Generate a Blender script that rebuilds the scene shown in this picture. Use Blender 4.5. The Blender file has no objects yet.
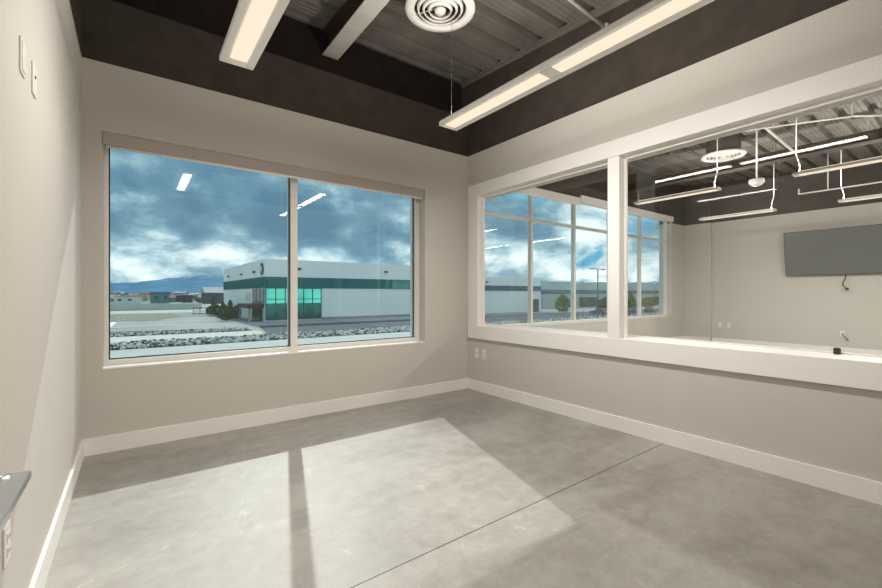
import bpy, math, random
from mathutils import Vector, Matrix
random.seed(7)
S = bpy.context.scene
COL = S.collection

# ------------------------------------------------------------------ camera
H = 1.2                      # eye height above the office floor
YAW = math.radians(36.6)     # camera turned right of the room's depth axis
cd = bpy.data.cameras.new('camera')
cam = bpy.data.objects.new('camera', cd); COL.objects.link(cam)
cd.sensor_width = 36.0
cd.lens = 36.0 * 413.5 / 882.0
cd.clip_start = 0.02; cd.clip_end = 30000
cam.location = (0, 0, H)
cam.rotation_euler = (math.pi / 2, 0, -YAW)
S.camera = cam

# ------------------------------------------------------------------ view
S.view_settings.view_transform = 'Standard'
S.view_settings.look = 'None'
S.view_settings.gamma = 1
S.view_settings.use_curve_mapping = False
S.view_settings.exposure = 0.05
try:
    S.cycles.use_denoising = True
    S.cycles.max_bounces = 14
    S.cycles.diffuse_bounces = 6
    S.cycles.glossy_bounces = 6
    S.cycles.transparent_max_bounces = 24
    S.cycles.sample_clamp_indirect = 4.0
    S.cycles.caustics_reflective = False
    S.cycles.caustics_refractive = False
except Exception:
    pass

# ------------------------------------------------------------------ node helpers
class NT:
    def __init__(s, tree): s.t = tree; s.n = tree.nodes; s.l = tree.links
    def new(s, kind, **kw):
        n = s.n.new(kind)
        for k, v in kw.items(): setattr(n, k, v)
        return n
    def link(s, a, b): s.l.new(a, b)
    def m(s, op, a, b=None, c=None, clamp=False):
        n = s.n.new('ShaderNodeMath'); n.operation = op; n.use_clamp = clamp
        for i, v in enumerate((a, b, c)):
            if v is None: continue
            if isinstance(v, (int, float)): n.inputs[i].default_value = v
            else: s.l.new(v, n.inputs[i])
        return n.outputs[0]
    def ramp(s, fac, stops, interp='LINEAR'):
        n = s.n.new('ShaderNodeValToRGB'); n.color_ramp.interpolation = interp
        e = n.color_ramp.elements
        while len(e) < len(stops): e.new(0.5)
        for i, (p, c) in enumerate(stops):
            e[i].position = p; e[i].color = (c[0], c[1], c[2], 1) if len(c) == 3 else c
        s.l.new(fac, n.inputs[0]); return n.outputs[0]
    def noise(s, vec, scale, detail=4, rough=.5, dist=0.0):
        n = s.n.new('ShaderNodeTexNoise')
        n.inputs['Scale'].default_value = scale; n.inputs['Detail'].default_value = detail
        n.inputs['Roughness'].default_value = rough; n.inputs['Distortion'].default_value = dist
        if vec is not None: s.l.new(vec, n.inputs['Vector'])
        return n.outputs[0]
    def mix(s, fac, a, b, mode='MIX'):
        n = s.n.new('ShaderNodeMix'); n.data_type = 'RGBA'; n.blend_type = mode
        for i, v in ((0, fac), (6, a), (7, b)):
            if isinstance(v, (int, float)): n.inputs[i].default_value = v
            elif isinstance(v, tuple): n.inputs[i].default_value = (v[0], v[1], v[2], 1)
            else: s.l.new(v, n.inputs[i])
        return n.outputs[2]

# ------------------------------------------------------------------ world: broken cloud cover
W = bpy.data.worlds.new('World'); S.world = W; W.use_nodes = True
W.node_tree.nodes.clear()
w = NT(W.node_tree)
tc = w.new('ShaderNodeTexCoord')
sep = w.new('ShaderNodeSeparateXYZ'); w.link(tc.outputs['Generated'], sep.inputs[0])
zc = w.m('MAXIMUM', sep.outputs[2], 0.0)
az = w.m('ARCTAN2', sep.outputs[0], sep.outputs[1])
cmb = w.new('ShaderNodeCombineXYZ'); w.link(w.m('MULTIPLY', az, 4.3), cmb.inputs[0])
w.link(w.m('MULTIPLY', w.m('POWER', w.m('ADD', zc, .02), .75), 6.3), cmb.inputs[1])
n_big = w.noise(cmb.outputs[0], .8, 3, .5, .3)
n_mid = w.noise(cmb.outputs[0], 2.0, 12, .58, .15)
n = w.m('ADD', w.m('MULTIPLY', n_big, .42), w.m('MULTIPLY', n_mid, .58))
n = w.m('ADD', w.m('MULTIPLY', w.m('SUBTRACT', n, .5), 1.85), .5)
# a heavy slate layer hangs over the north; it breaks into white cumulus low down and to the east
east = w.m('MULTIPLY', w.m('SUBTRACT', az, .62), 3.5, clamp=True)
low = w.m('SUBTRACT', 1.0, w.m('MULTIPLY', w.m('SUBTRACT', zc, .085), 20.0, clamp=True), clamp=True)
high = w.m('MULTIPLY', w.m('SUBTRACT', zc, .20), 5.0, clamp=True)
bias = w.m('ADD', w.m('MULTIPLY', east, .16), w.m('MULTIPLY', w.m('MULTIPLY', low, w.m('SUBTRACT', 1.0, w.m('MULTIPLY', east, .7))), .20))
bias = w.m('ADD', bias, w.m('MULTIPLY', high, .13))
mid = w.m('MULTIPLY', w.m('SUBTRACT', 1.0, low), w.m('SUBTRACT', 1.0, w.m('MAXIMUM', high, east)), clamp=True)
bias = w.m('SUBTRACT', bias, w.m('MULTIPLY', mid, .06))
fac = w.m('ADD', w.m('SUBTRACT', n, .09), bias, clamp=True)
cloud = w.ramp(fac, [(.22, (.10, .21, .30)), (.40, (.15, .28, .37)), (.50, (.27, .42, .50)),
                     (.58, (.50, .64, .69)), (.68, (.80, .88, .89)), (.80, (1.0, 1.02, 1.0))])
hole = w.noise(cmb.outputs[0], 1.3, 7, .55, .4)
hole = w.m('MULTIPLY', w.m('SUBTRACT', hole, .54), 12.0, clamp=True)
hole = w.m('MULTIPLY', hole, w.m('ADD', w.m('MULTIPLY', east, .75), w.m('MULTIPLY', low, .25)), clamp=True)
sky = w.mix(hole, cloud, (.10, .38, .58))
# veiled brightness of the cloud around the sun, high to the north-north-east
sv = Vector((.2842, 1.0, .80)).normalized()
gd = w.new('ShaderNodeVectorMath', operation='DOT_PRODUCT'); w.link(tc.outputs['Generated'], gd.inputs[0]); gd.inputs[1].default_value = sv
gg = w.m('POWER', w.m('MAXIMUM', gd.outputs['Value'], 0.0), 60.0)
sky = w.mix(1.0, sky, w.mix(w.m('MULTIPLY', gg, 1.0, clamp=True), (0, 0, 0), (2.6, 2.55, 2.45)), 'ADD')
bg = w.new('ShaderNodeBackground'); w.link(sky, bg.inputs[0]); bg.inputs[1].default_value = 1.25
wo = w.new('ShaderNodeOutputWorld'); w.link(bg.outputs[0], wo.inputs[0])

# ------------------------------------------------------------------ sun
sd = bpy.data.lights.new('sun', 'SUN'); sun = bpy.data.objects.new('sun', sd); COL.objects.link(sun)
sd.energy = 2.6; sd.angle = math.radians(.6); sd.color = (1.0, .975, .93)
sun.rotation_euler = Vector((-.2842, -1.0, -.80)).to_track_quat('-Z', 'Y').to_euler()

LAMP_DOWN = 62.0     # downward bulbs
LAMP_SIDE = 23.0     # bulbs throwing light out of each edge
LAMP_W = 4.5        # watts of light from each lit metre-long diffuser
LAMP_UP = 15.0        # and upward, from the open top of each housing
LAMP_COL = (1.0, .95, .885)

# ------------------------------------------------------------------ materials
def mat(name):
    m = bpy.data.materials.new(name); m.use_nodes = True
    t = NT(m.node_tree); b = m.node_tree.nodes['Principled BSDF']
    return m, t, b
def setb(b, col=None, rough=.6, metal=0.0, spec=.5):
    if col is not None: b.inputs['Base Color'].default_value = (*col, 1)
    b.inputs['Roughness'].default_value = rough; b.inputs['Metallic'].default_value = metal
    b.inputs['Specular IOR Level'].default_value = spec
def paint(name, col, rough=.6, var=.04, scale=3.0, metal=0.0, spec=.5, bump=0.0, bscale=60):
    m, t, b = mat(name); setb(b, col, rough, metal, spec)
    tcn = t.new('ShaderNodeTexCoord').outputs['Object']
    nz = t.noise(tcn, scale, 5, .6)
    lo = tuple(c * (1 - var) for c in col); hi = tuple(min(1, c * (1 + var)) for c in col)
    t.link(t.ramp(nz, [(.3, lo), (.7, hi)]), b.inputs['Base Color'])
    if bump:
        bn = t.new('ShaderNodeBump'); bn.inputs['Strength'].default_value = bump; bn.inputs['Distance'].default_value = .004
        t.link(t.noise(tcn, bscale, 4, .6), bn.inputs['Height']); t.link(bn.outputs[0], b.inputs['Normal'])
    return m
WALL = paint('taupe_wall_paint', (.58, .545, .495), .75, .012, 1.2, bump=.12, bscale=120, spec=.3)
BLACK = paint('dark_brown_overspray', (.056, .045, .037), .8, .18, 5, bump=.2, bscale=60, spec=.2)
RECESS_SHADE = paint('painted_recess_shade', (.022, .016, .014), .85, .2, 5, spec=.1)  # shade of the set-back top strip is painted into this colour
DECKM = paint('dark_deck_paint', (.15, .138, .12), .6, .25, 2.5, spec=.4)
WHITE = paint('white_trim_paint', (.84, .81, .775), .45, .01, 2)
VINYL = paint('almond_window_frame', (.80, .76, .71), .4, .02, 3)
SHADE = paint('beige_blind_cassette', (.46, .41, .355), .6, .02, 6)
FIXW = paint('white_enamel', (.90, .885, .85), .35, .01, 4)
VENTW = paint('off_white_vent', (.62, .60, .555), .45, .02, 4)
STEELW = paint('pale_grey_steel', (.52, .50, .46), .55, .08, 6)
PLATE = paint('ivory_plastic', (.80, .77, .72), .35, .01, 10)
DARKP = paint('dark_plastic', (.03, .03, .03), .4, .1, 10)
CHROME = paint('satin_chrome', (.62, .64, .66), .28, .03, 30, metal=1)
BRONZE = paint('brown_bronze', (.16, .09, .06), .35, .1, 20, metal=.6)
DOORM = paint('grey_door_paint', (.45, .42, .38), .5, .02, 3)
RUBBER = paint('black_gasket', (.02, .025, .03), .5, .1, 20)
COPPER = paint('rusty_fitting', (.45, .17, .09), .5, .2, 40)

def glass_mat(name, tint, f0=.04, gl=1.0):
    m = bpy.data.materials.new(name); m.use_nodes = True; m.node_tree.nodes.clear(); t = NT(m.node_tree)
    g = t.new('ShaderNodeNewGeometry')
    dt = t.new('ShaderNodeVectorMath', operation='DOT_PRODUCT')
    t.link(g.outputs['Normal'], dt.inputs[0]); t.link(g.outputs['Incoming'], dt.inputs[1])
    c = t.m('ABSOLUTE', dt.outputs['Value'])
    f = t.m('ADD', t.m('MULTIPLY', t.m('POWER', t.m('SUBTRACT', 1.0, c, clamp=True), 5.0), 1 - f0), f0)
    tr = t.new('ShaderNodeBsdfTransparent'); tr.inputs[0].default_value = (*tint, 1)
    gs = t.new('ShaderNodeBsdfGlossy'); gs.inputs['Roughness'].default_value = 0.0; gs.inputs[0].default_value = (gl, gl, gl, 1)
    mx = t.new('ShaderNodeMixShader'); t.link(f, mx.inputs[0]); t.link(tr.outputs[0], mx.inputs[1]); t.link(gs.outputs[0], mx.inputs[2])
    o = t.new('ShaderNodeOutputMaterial'); t.link(mx.outputs[0], o.inputs[0])
    return m
GLASS_OUT = glass_mat('tinted_window_glass', (.935, .978, .978))
GLASS_IN = glass_mat('clear_partition_glass', (.985, .995, .99))

def emis(name, col, s):
    m = bpy.data.materials.new(name); m.use_nodes = True; m.node_tree.nodes.clear(); t = NT(m.node_tree)
    e = t.new('ShaderNodeEmission'); e.inputs[0].default_value = (*col, 1); e.inputs[1].default_value = s
    o = t.new('ShaderNodeOutputMaterial'); t.link(e.outputs[0], o.inputs[0]); return m
DIFFUSER = emis('lit_diffuser', (1.0, .80, .62), 1.05)

# polished concrete: mottled, faintly scratched, a saw-cut joint across the room
def concrete():
    m, t, b = mat('polished_concrete'); setb(b, (.33, .31, .28), .35, 0, .32)
    tcn = t.new('ShaderNodeTexCoord').outputs['Object']
    st = t.new('ShaderNodeMapping'); t.link(tcn, st.inputs[0]); st.inputs['Scale'].default_value = (.55, 1.3, 1); st.inputs['Rotation'].default_value = (0, 0, .35)
    a = t.noise(st.outputs[0], 1.25, 8, .62, .6); c = t.noise(tcn, 9, 6, .7, .4); d = t.noise(tcn, 70, 3, .6)
    v = t.m('ADD', t.m('ADD', t.m('MULTIPLY', a, .62), t.m('MULTIPLY', c, .28)), t.m('MULTIPLY', d, .10))
    col = t.ramp(v, [(.34, (.225, .205, .18)), (.45, (.30, .28, .25)), (.54, (.365, .345, .315)), (.66, (.45, .43, .395))])
    # fine pale scratches
    wv = t.new('ShaderNodeTexVoronoi'); wv.feature = 'DISTANCE_TO_EDGE'; wv.inputs['Scale'].default_value = 1.7
    nn = t.new('ShaderNodeMapping'); t.link(tcn, nn.inputs[0]); nn.inputs['Scale'].default_value = (1, .35, 1); nn.inputs['Rotation'].default_value = (0, 0, .8)
    t.link(nn.outputs[0], wv.inputs['Vector'])
    sc = t.m('LESS_THAN', wv.outputs['Distance'], .0035)
    sc = t.m('MULTIPLY', sc, t.m('MULTIPLY', t.m('SUBTRACT', c, .5), 5, clamp=True))
    col = t.mix(sc, col, (.52, .50, .46))
    # specks
    vs = t.new('ShaderNodeTexVoronoi'); vs.inputs['Scale'].default_value = 1.6; t.link(tcn, vs.inputs['Vector'])
    sp = t.m('LESS_THAN', vs.outputs['Distance'], .018)
    col = t.mix(t.m('MULTIPLY', sp, .8), col, (.07, .05, .04))
    sx = t.new('ShaderNodeSeparateXYZ'); t.link(tcn, sx.inputs[0])
    jt = t.m('LESS_THAN', t.m('ABSOLUTE', t.m('SUBTRACT', t.m('SUBTRACT', sx.outputs[1], t.m('MULTIPLY', sx.outputs[0], .010)), 1.567)), .0032)
    col = t.mix(jt, col, (.035, .028, .022))
    t.link(col, b.inputs['Base Color'])
    t.link(t.ramp(a, [(.35, (.42,) * 3), (.65, (.58,) * 3)]), b.inputs['Roughness'])
    bn = t.new('ShaderNodeBump'); bn.inputs['Strength'].default_value = .08; bn.inputs['Distance'].default_value = .003
    t.link(c, bn.inputs['Height']); t.link(bn.outputs[0], b.inputs['Normal'])
    return m
CONC = concrete()

# ------------------------------------------------------------------ mesh builder
class MB:
    def __init__(s): s.v = []; s.f = []; s.mi = []
    def add(s, vs, fs, mi=0):
        o = len(s.v); s.v += [tuple(v) for v in vs]; s.f += [tuple(i + o for i in f) for f in fs]; s.mi += [mi] * len(fs); return s
    def box(s, x0, x1, y0, y1, z0, z1, mi=0):
        v = [(x0, y0, z0), (x1, y0, z0), (x1, y1, z0), (x0, y1, z0), (x0, y0, z1), (x1, y0, z1), (x1, y1, z1), (x0, y1, z1)]
        return s.add(v, [(0, 3, 2, 1), (4, 5, 6, 7), (0, 1, 5, 4), (1, 2, 6, 5), (2, 3, 7, 6), (3, 0, 4, 7)], mi)
    def tube(s, a, b, r0, r1=None, n=12, mi=0, caps=True):
        r1 = r0 if r1 is None else r1; a = Vector(a); b = Vector(b); d = (b - a).normalized()
        up = Vector((0, 0, 1)) if abs(d.z) < .9 else Vector((1, 0, 0)); x = d.cross(up).normalized(); y = d.cross(x)
        vs = []
        for c, r in ((a, r0), (b, r1)):
            for k in range(n):
                t = 2 * math.pi * k / n; vs.append(c + x * r * math.cos(t) + y * r * math.sin(t))
        fs = [(k, (k + 1) % n, n + (k + 1) % n, n + k) for k in range(n)]
        if caps: fs += [tuple(range(n))[::-1], tuple(range(n, 2 * n))]
        return s.add(vs, fs, mi)
    def path(s, pts, r, n=8, mi=0):
        for a, b in zip(pts, pts[1:]): s.tube(a, b, r, n=n, mi=mi)
        return s
    def lathe(s, prof, c=(0, 0, 0), n=40, mi=0, closed=True):
        vs = []; fs = []; m_ = len(prof)
        for k in range(n):
            t = 2 * math.pi * k / n
            for (r, z) in prof: vs.append((c[0] + r * math.cos(t), c[1] + r * math.sin(t), c[2] + z))
        rng = m_ if closed else m_ - 1
        for k in range(n):
            for j in range(rng):
                a = k * m_ + j; b = k * m_ + (j + 1) % m_; c2 = ((k + 1) % n) * m_ + (j + 1) % m_; d = ((k + 1) % n) * m_ + j
                fs.append((a, b, c2, d))
        return s.add(vs, fs, mi)
    def prism(s, poly, axis, lo, hi, mi=0):      # poly in the two other axes
        n = len(poly)
        def P(p, t):
            return {'x': (t, p[0], p[1]), 'y': (p[0], t, p[1]), 'z': (p[0], p[1], t)}[axis]
        vs = [P(p, lo) for p in poly] + [P(p, hi) for p in poly]
        fs = [(k, (k + 1) % n, n + (k + 1) % n, n + k) for k in range(n)] + [tuple(range(n))[::-1], tuple(range(n, 2 * n))]
        return s.add(vs, fs, mi)
    def build(s, name, mats, parent=None, bevel=0, smooth=False, loc=None):
        me = bpy.data.meshes.new(name); me.from_pydata(s.v, [], s.f)
        if not isinstance(mats, (list, tuple)): mats = [mats]
        for m in mats: me.materials.append(m)
        for p, mi in zip(me.polygons, s.mi): p.material_index = mi; p.use_smooth = smooth
        me.validate(); me.update()
        import bmesh
        bm = bmesh.new(); bm.from_mesh(me); bmesh.ops.recalc_face_normals(bm, faces=bm.faces); bm.to_mesh(me); bm.free()
        o = bpy.data.objects.new(name, me); COL.objects.link(o)
        if loc is not None: o.location = loc
        if parent is not None: o.parent = parent
        if bevel:
            b = o.modifiers.new('bevel', 'BEVEL'); b.width = bevel; b.segments = 2; b.limit_method = 'ANGLE'
        return o
def tag(o, label=None, cat=None, group=None, kind=None):
    if label: o['label'] = label
    if cat: o['category'] = cat
    if group: o['group'] = group
    if kind: o['kind'] = kind
    return o
def empty(name, loc=(0, 0, 0), rz=0.0, **kw):
    o = bpy.data.objects.new(name, None); COL.objects.link(o); o.location = loc; o.rotation_euler = (0, 0, rz)
    o.empty_display_size = .1
    return tag(o, **kw) if kw else o
def struct(name, mb, mats, label=None, **kw):
    o = mb.build(name, mats, **kw); o['kind'] = 'structure'
    if label: o['label'] = label
    return o
def copy_tree(o, parent=None):
    c = o.copy(); COL.objects.link(c)
    if parent is not None: c.parent = parent
    for ch in list(o.children): copy_tree(ch, c)
    return c

# ------------------------------------------------------------------ room constants
XL, XR, XR2 = -.31, 3.42, 3.80         # left wall, partition faces
YW, YW2 = 4.03, 4.35                   # window wall faces
YM, YM2 = 4.80, 5.10                   # window wall of the room beyond
XF = 11.42                             # its far wall
YB = -2.4                              # rear of both
PZ = 2.95                              # where the pale paint stops
TOP = 4.1
def deckz(y): return 3.66 + .0636 * y

# ------------------------------------------------------------------ shell
m = MB().box(-1.4, XF + .3, YB - .2, YM2, -.15, 0)
struct('floor', m, CONC, 'polished grey concrete floor with a saw-cut joint')

# corrugated roof deck, flutes running across the room
def deck():
    mb = MB(); prof = []; y = YB - .2; pitch = .305
    while y < YM2 + .1:
        for dy, dz in ((0, 0), (.045, 0), (.048, .006), (.056, .006), (.059, 0), (.10, 0), (.103, .006), (.111, .006), (.114, 0),
                       (.155, 0), (.158, .006), (.166, .006), (.169, 0), (.205, 0), (.222, .075), (.288, .075)):
            prof.append((y + dy, dz))
        y += pitch
    x0, x1 = -1.4, XF + .3; vs = []; fs = []
    for (yy, dz) in prof:
        vs += [(x0, yy, deckz(yy) + dz), (x1, yy, deckz(yy) + dz)]
    for k in range(len(prof) - 1): fs.append((2 * k, 2 * k + 1, 2 * k + 3, 2 * k + 2))
    mb.add(vs, fs)
    a, b = prof[0], prof[-1]
    mb.add([(x0, a[0], deckz(a[0]) + .2), (x1, a[0], deckz(a[0]) + .2), (x1, b[0], deckz(b[0]) + .2), (x0, b[0], deckz(b[0]) + .2)], [(0, 1, 2, 3)])
    return mb
struct('ceiling', deck(), DECKM, 'dark painted corrugated metal roof deck')

# window wall of the office (opening X -.19..2.757, Z .637..2.43); plaster below PZ, dark paint above, recess shade painted into the top strip
OX0, OX1, OZ0, OZ1 = -.19, 2.757, .637, 2.43
m = MB()
m.box(-.6, OX0, YW, YW2, 0, PZ); m.box(OX1, XR, YW, YW2, 0, PZ)
m.box(OX0, OX1, YW, YW2, 0, OZ0); m.box(OX0, OX1, YW, YW2, OZ1, PZ)
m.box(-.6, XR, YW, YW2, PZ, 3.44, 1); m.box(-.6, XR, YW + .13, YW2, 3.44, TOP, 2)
struct('wall_north', m, [WALL, BLACK, RECESS_SHADE], 'taupe window wall, dark brown above the paint line')
m = MB(); m.box(XL - .3, XL, -.2, YW, 0, PZ); m.box(XL - .3, XL, -.2, YW + .13, PZ, TOP, 1)
struct('wall_west', m, [WALL, BLACK], 'taupe left wall, dark above')
# south wall with doorway X -.20...72
DX0, DX1 = -.225, .72
m = MB()
m.box(XL - .3, DX0, -.2, -.06, 0, PZ); m.box(DX1, XR, -.2, -.06, 0, PZ); m.box(DX0, DX1, -.2, -.06, 2.15, PZ)
m.box(XL - .3, XR, -.2, -.06, PZ, TOP, 1)
struct('wall_south', m, [WALL, BLACK], 'taupe rear wall with the doorway')
# partition with its two glazed bays
GY0, GYP0, GYP1, GY1, GZ0, GZ1 = .23, 1.968, 2.079, 3.82, .79, 2.41
m = MB()
GR0, GR1, GZR = .12, 4.30, 2.46            # the opening is rebated wider behind its front jambs
m.box(XR, XR2, YB, GR0, 0, PZ); m.box(XR, XR2, GR1, YM2, 0, PZ)
m.box(XR, XR2, GR0, GR1, 0, GZ0); m.box(XR, XR2, GR0, GR1, GZR, PZ)
m.box(XR, XR2, YB, YM2, PZ, TOP, 1)
struct('wall_east', m, [WALL, BLACK], 'taupe partition wall with the interior window')
# room beyond
MX0, MX1, MZ0, MZ1 = 4.39, 10.65, .637, 3.06
m = MB()
m.box(XR2, MX0, YM, YM2, 0, PZ); m.box(MX1, XF, YM, YM2, 0, PZ); m.box(MX0, MX1, YM, YM2, 0, MZ0)
m.box(XR2, MX0, YM, YM2, PZ, TOP, 1); m.box(MX1, XF, YM, YM2, PZ, TOP, 1); m.box(MX0, MX1, YM, YM2, MZ1, TOP, 1)
struct('wall_far_north', m, [WALL, BLACK], 'window wall of the room beyond the glass')
m = MB()
m.box(XF, XF + .3, YB, YM2, 0, PZ); m.box(XF, XF + .3, YB, YM2, PZ, TOP, 1)
m.box(XF - .08, XF, 4.187, YM, 0, PZ); m.box(XF - .08, XF, 4.187, YM, PZ, TOP, 1)
struct('wall_far_east', m, [WALL, BLACK], 'taupe far wall of the room beyond, dark above')
m = MB(); m.box(-1.4, XF + .3, YB - .2, YB, 0, PZ); m.box(-1.4, XF + .3, YB - .2, YB, PZ, TOP, 1)
m.box(-1.4, -1.2, YB, -.2, 0, PZ); m.box(-1.4, -1.2, YB, -.2, PZ, TOP, 1)
m.box(-1.2, XL - .3, -.2, -.06, 0, TOP)
struct('wall_far_south', m, [WALL, BLACK], 'rear wall of hallway and far room')

# baseboards
BH, BT = .127, .016
def board(name, x0, x1, y0, y1, label):
    struct(name, MB().box(x0, x1, y0, y1, 0, BH), WHITE, label, bevel=.002)
board('baseboard_north', XL, XR, YW - BT, YW, 'white baseboard under the window')
board('baseboard_west', XL, XL + BT, -.06, YW - BT, 'white baseboard along the left wall')
board('baseboard_east', XR - BT, XR, -.06, YW - BT, 'white baseboard along the partition')
board('baseboard_far_north', XR2, XF - .08, YM - BT, YM, 'white baseboard in the room beyond, window side')
m = MB().box(XF - BT, XF, YB, 4.187 - BT, 0, BH).box(XF - .08 - BT, XF - .08, 4.187 - BT, YM - BT, 0, BH).box(XF - .08 - BT, XF, 4.187 - BT, 4.187, 0, BH)
struct('baseboard_far_east', m, WHITE, 'white baseboard along the far wall')
board('baseboard_far_west', XR2, XR2 + BT, YB, YM - BT, 'white baseboard on the far side of the partition')

# ledger angle under the deck along the partition (both faces)
def ledger(x0, x1, name, y1):
    mb = MB()
    ya, yb = YB, y1
    for (a, b, c, d) in ((x0, x1, -.012, 0.0), (x1 - .01 if x1 > x0 else x1, x1, -.055, -.012)):
        za, zb = deckz(ya), deckz(yb)
        mb.add([(a, ya, za + c), (b, ya, za + c), (b, ya, za + d), (a, ya, za + d), (a, yb, zb + c), (b, yb, zb + c), (b, yb, zb + d), (a, yb, zb + d)],
               [(0, 1, 2, 3), (4, 5, 6, 7), (0, 1, 5, 4), (1, 2, 6, 5), (2, 3, 7, 6), (3, 0, 4, 7)])
    struct(name, mb, DECKM, 'steel ledger angle where the roof deck meets the partition')
ledger(XR - .045, XR, 'trim_1', YW + .12)

# ------------------------------------------------------------------ window of the office
win = empty('window_1', (0, 0, 0)); tag(win, 'two-pane window looking onto the yard', kind='structure')
FY0, FY1 = 4.15, 4.27
m = MB()
m.box(OX0, OX0 + .03, FY0, FY1, OZ0, OZ1); m.box(OX1 - .055, OX1, FY0, FY1, OZ0, OZ1)
m.box(OX0 + .03, OX1 - .055, FY0, FY1, OZ0, .681); m.box(OX0 + .03, OX1 - .055, FY0, FY1, 2.376, OZ1)
m.build('window_frame', VINYL, win, bevel=.003)
MB().box(1.24, 1.306, FY0 - .004, FY1, .681, 2.376).build('mullion', VINYL, win, bevel=.003)
for (a, b) in ((OX0 + .03, 1.24), (1.306, OX1 - .055)):
    g = MB().box(a, b, 4.205, 4.211, .681, 2.376).build('glass_pane', GLASS_OUT, win)
    k = MB(); r = .009
    k.box(a, a + r, 4.185, 4.203, .681, 2.376); k.box(b - r, b, 4.185, 4.203, .681, 2.376)
    k.box(a + r, b - r, 4.185, 4.203, .681, .681 + r); k.box(a + r, b - r, 4.185, 4.203, 2.376 - r, 2.376)
    k.build('gasket', RUBBER, win)
MB().box(OX0, OX1, YW - .004, FY0, OZ0 - .01, OZ0 + .004).build('window_sill', WHITE, win)

bl = empty('roller_blind', (1.28, 4.06, OZ1)); tag(bl, 'rolled-up beige roller blind in its long cassette across the office window head', 'blind')
MB().box(-1.468, 1.462, -.036, .045, -.094, -.002).build('cassette', SHADE, bl, bevel=.004)
MB().box(-1.466, -1.458, -.038, .046, -.095, -.001).build('end_cap', SHADE, bl)
MB().box(1.452, 1.46, -.038, .046, -.095, -.001).build('end_cap', SHADE, bl)
b_ = MB().tube((-1.45, -.016, -.104), (1.445, -.016, -.104), .0125, n=14).build('bottom_bar', FIXW, bl, smooth=True); tag(b_, 'white bottom bar')

# ------------------------------------------------------------------ windows of the room beyond
win = empty('window_2'); tag(win, 'tall gridded window of the room beyond the glass', kind='structure')
GY = 4.93
m = MB()
m.box(MX0, MX0 + .05, 4.90, 4.98, MZ0, MZ1); m.box(MX1 - .05, MX1, 4.90, 4.98, MZ0, MZ1)
m.box(MX0 + .05, MX1 - .05, 4.90, 4.98, MZ0, .69); m.box(MX0 + .05, MX1 - .05, 4.90, 4.98, MZ1 - .06, MZ1)
m.build('window_frame', VINYL, win, bevel=.003)
xs = [5.636, 6.88, 8.12, 9.36]
for x in xs: MB().box(x - .026, x + .026, 4.896, 4.975, .69, 3.0).build('mullion', VINYL, win, bevel=.003)
edges = [MX0 + .05] + xs + [MX1 - .05]
for i in range(5):
    a = edges[i] + (.026 if i else 0); b = edges[i + 1] - (.026 if i < 4 else 0)
    MB().box(a, b, 4.902, 4.97, 2.485, 2.535).build('transom', VINYL, win, bevel=.002)
    MB().box(a, b, GY, GY + .006, .69, 2.485).build('glass_pane', GLASS_OUT, win)
    MB().box(a, b, GY, GY + .006, 2.535, 3.0).build('glass_pane', GLASS_OUT, win)
def far_blind(x0, x1, zb, label):
    o = empty('roller_blind', ((x0 + x1) / 2, 4.82, zb + .14)); tag(o, label, 'blind')
    hw = (x1 - x0) / 2
    MB().box(-hw, hw, -.06, .05, -.12, 0).build('cassette', FIXW, o, bevel=.004)
    MB().tube((-hw + .02, -.02, -.13), (hw - .02, -.02, -.13), .012).build('bottom_bar', FIXW, o, smooth=True)
far_blind(4.36, 6.87, 2.90, 'white roller blind cassette over the far room panes nearest the partition')
far_blind(6.89, 10.68, 2.96, 'long white roller blind cassette ending by the far wall corner')

# ------------------------------------------------------------------ interior glazing trim
CX = XR - .024
m = MB()
m.box(CX - .008, XR, .08, 3.998, GZ1, 2.555)                    # header
struct('trim_2', m, WHITE, 'white header casing of the interior window', bevel=.003)
m = MB(); m.box(CX, XR, GY1, 3.975, GZ0 + .02, GZ1); m.box(CX, XR, .09, GY0, GZ0 + .02, GZ1)
struct('trim_3', m, WHITE, 'white side casings of the interior window', bevel=.003)
m = MB(); m.box(CX - .008, XR, .08, 3.998, .65, GZ0 + .02)
m.box(XR, XR2 + .02, GR0, GR1, GZ0, GZ0 + .02)
struct('trim_4', m, WHITE, 'white sill ledge and apron of the interior window', bevel=.002)
m = MB(); m.box(CX, XR + .06, GYP0, GYP1, GZ0 + .02, GZ1)
struct('trim_5', m, WHITE, 'white post between the two interior panes', bevel=.003)
XJ = XR + .075
m = MB(); m.box(XR, XJ, GY1, GR1, GZ0 + .02, GZR); m.box(XR, XJ, GR0, GY0, GZ0 + .02, GZR)
m.box(XR, XJ, GY0, GY1, GZ1, GZR)
struct('trim_6', m, WHITE, 'white jamb liner of the interior window')
for n_, (a, b) in ((3, (GYP1, GY1)), (4, (GY0, GYP0))):
    m = MB(); z0, z1, r = GZ0 + .02, GZ1, .024
    m.box(XJ - .022, XJ, a, a + r, z0, z1); m.box(XJ - .022, XJ, b - r, b, z0, z1)
    m.box(XJ - .022, XJ, a + r, b - r, z1 - r, z1)
    struct('trim_%d' % (n_ + 4), m, WHITE, 'slim white stop moulding around an interior opening', bevel=.002)
win = empty('window_3'); tag(win, 'interior glass pane of the partition', kind='structure')
XG = 3.715
m = MB(); z0, z1, r = GZ0 + .02, GZR, .02
for (xa, xb) in ((XG - .026, XG - .006), (XG + .006, XG + .026)):
    m.box(xa, xb, GR0, GR0 + r, z0, z1); m.box(xa, xb, GR1 - r, GR1, z0, z1); m.box(xa, xb, GR0, GR1, z0, z0 + .008); m.box(xa, xb, GR0, GR1, z1 - r, z1)
m.build('glazing_bead', WHITE, win)
MB().box(XG - .004, XG + .004, GR0 + .002, GR1 - .002, z0 + .002, z1 - .002).build('glass_pane', GLASS_IN, win)

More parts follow.
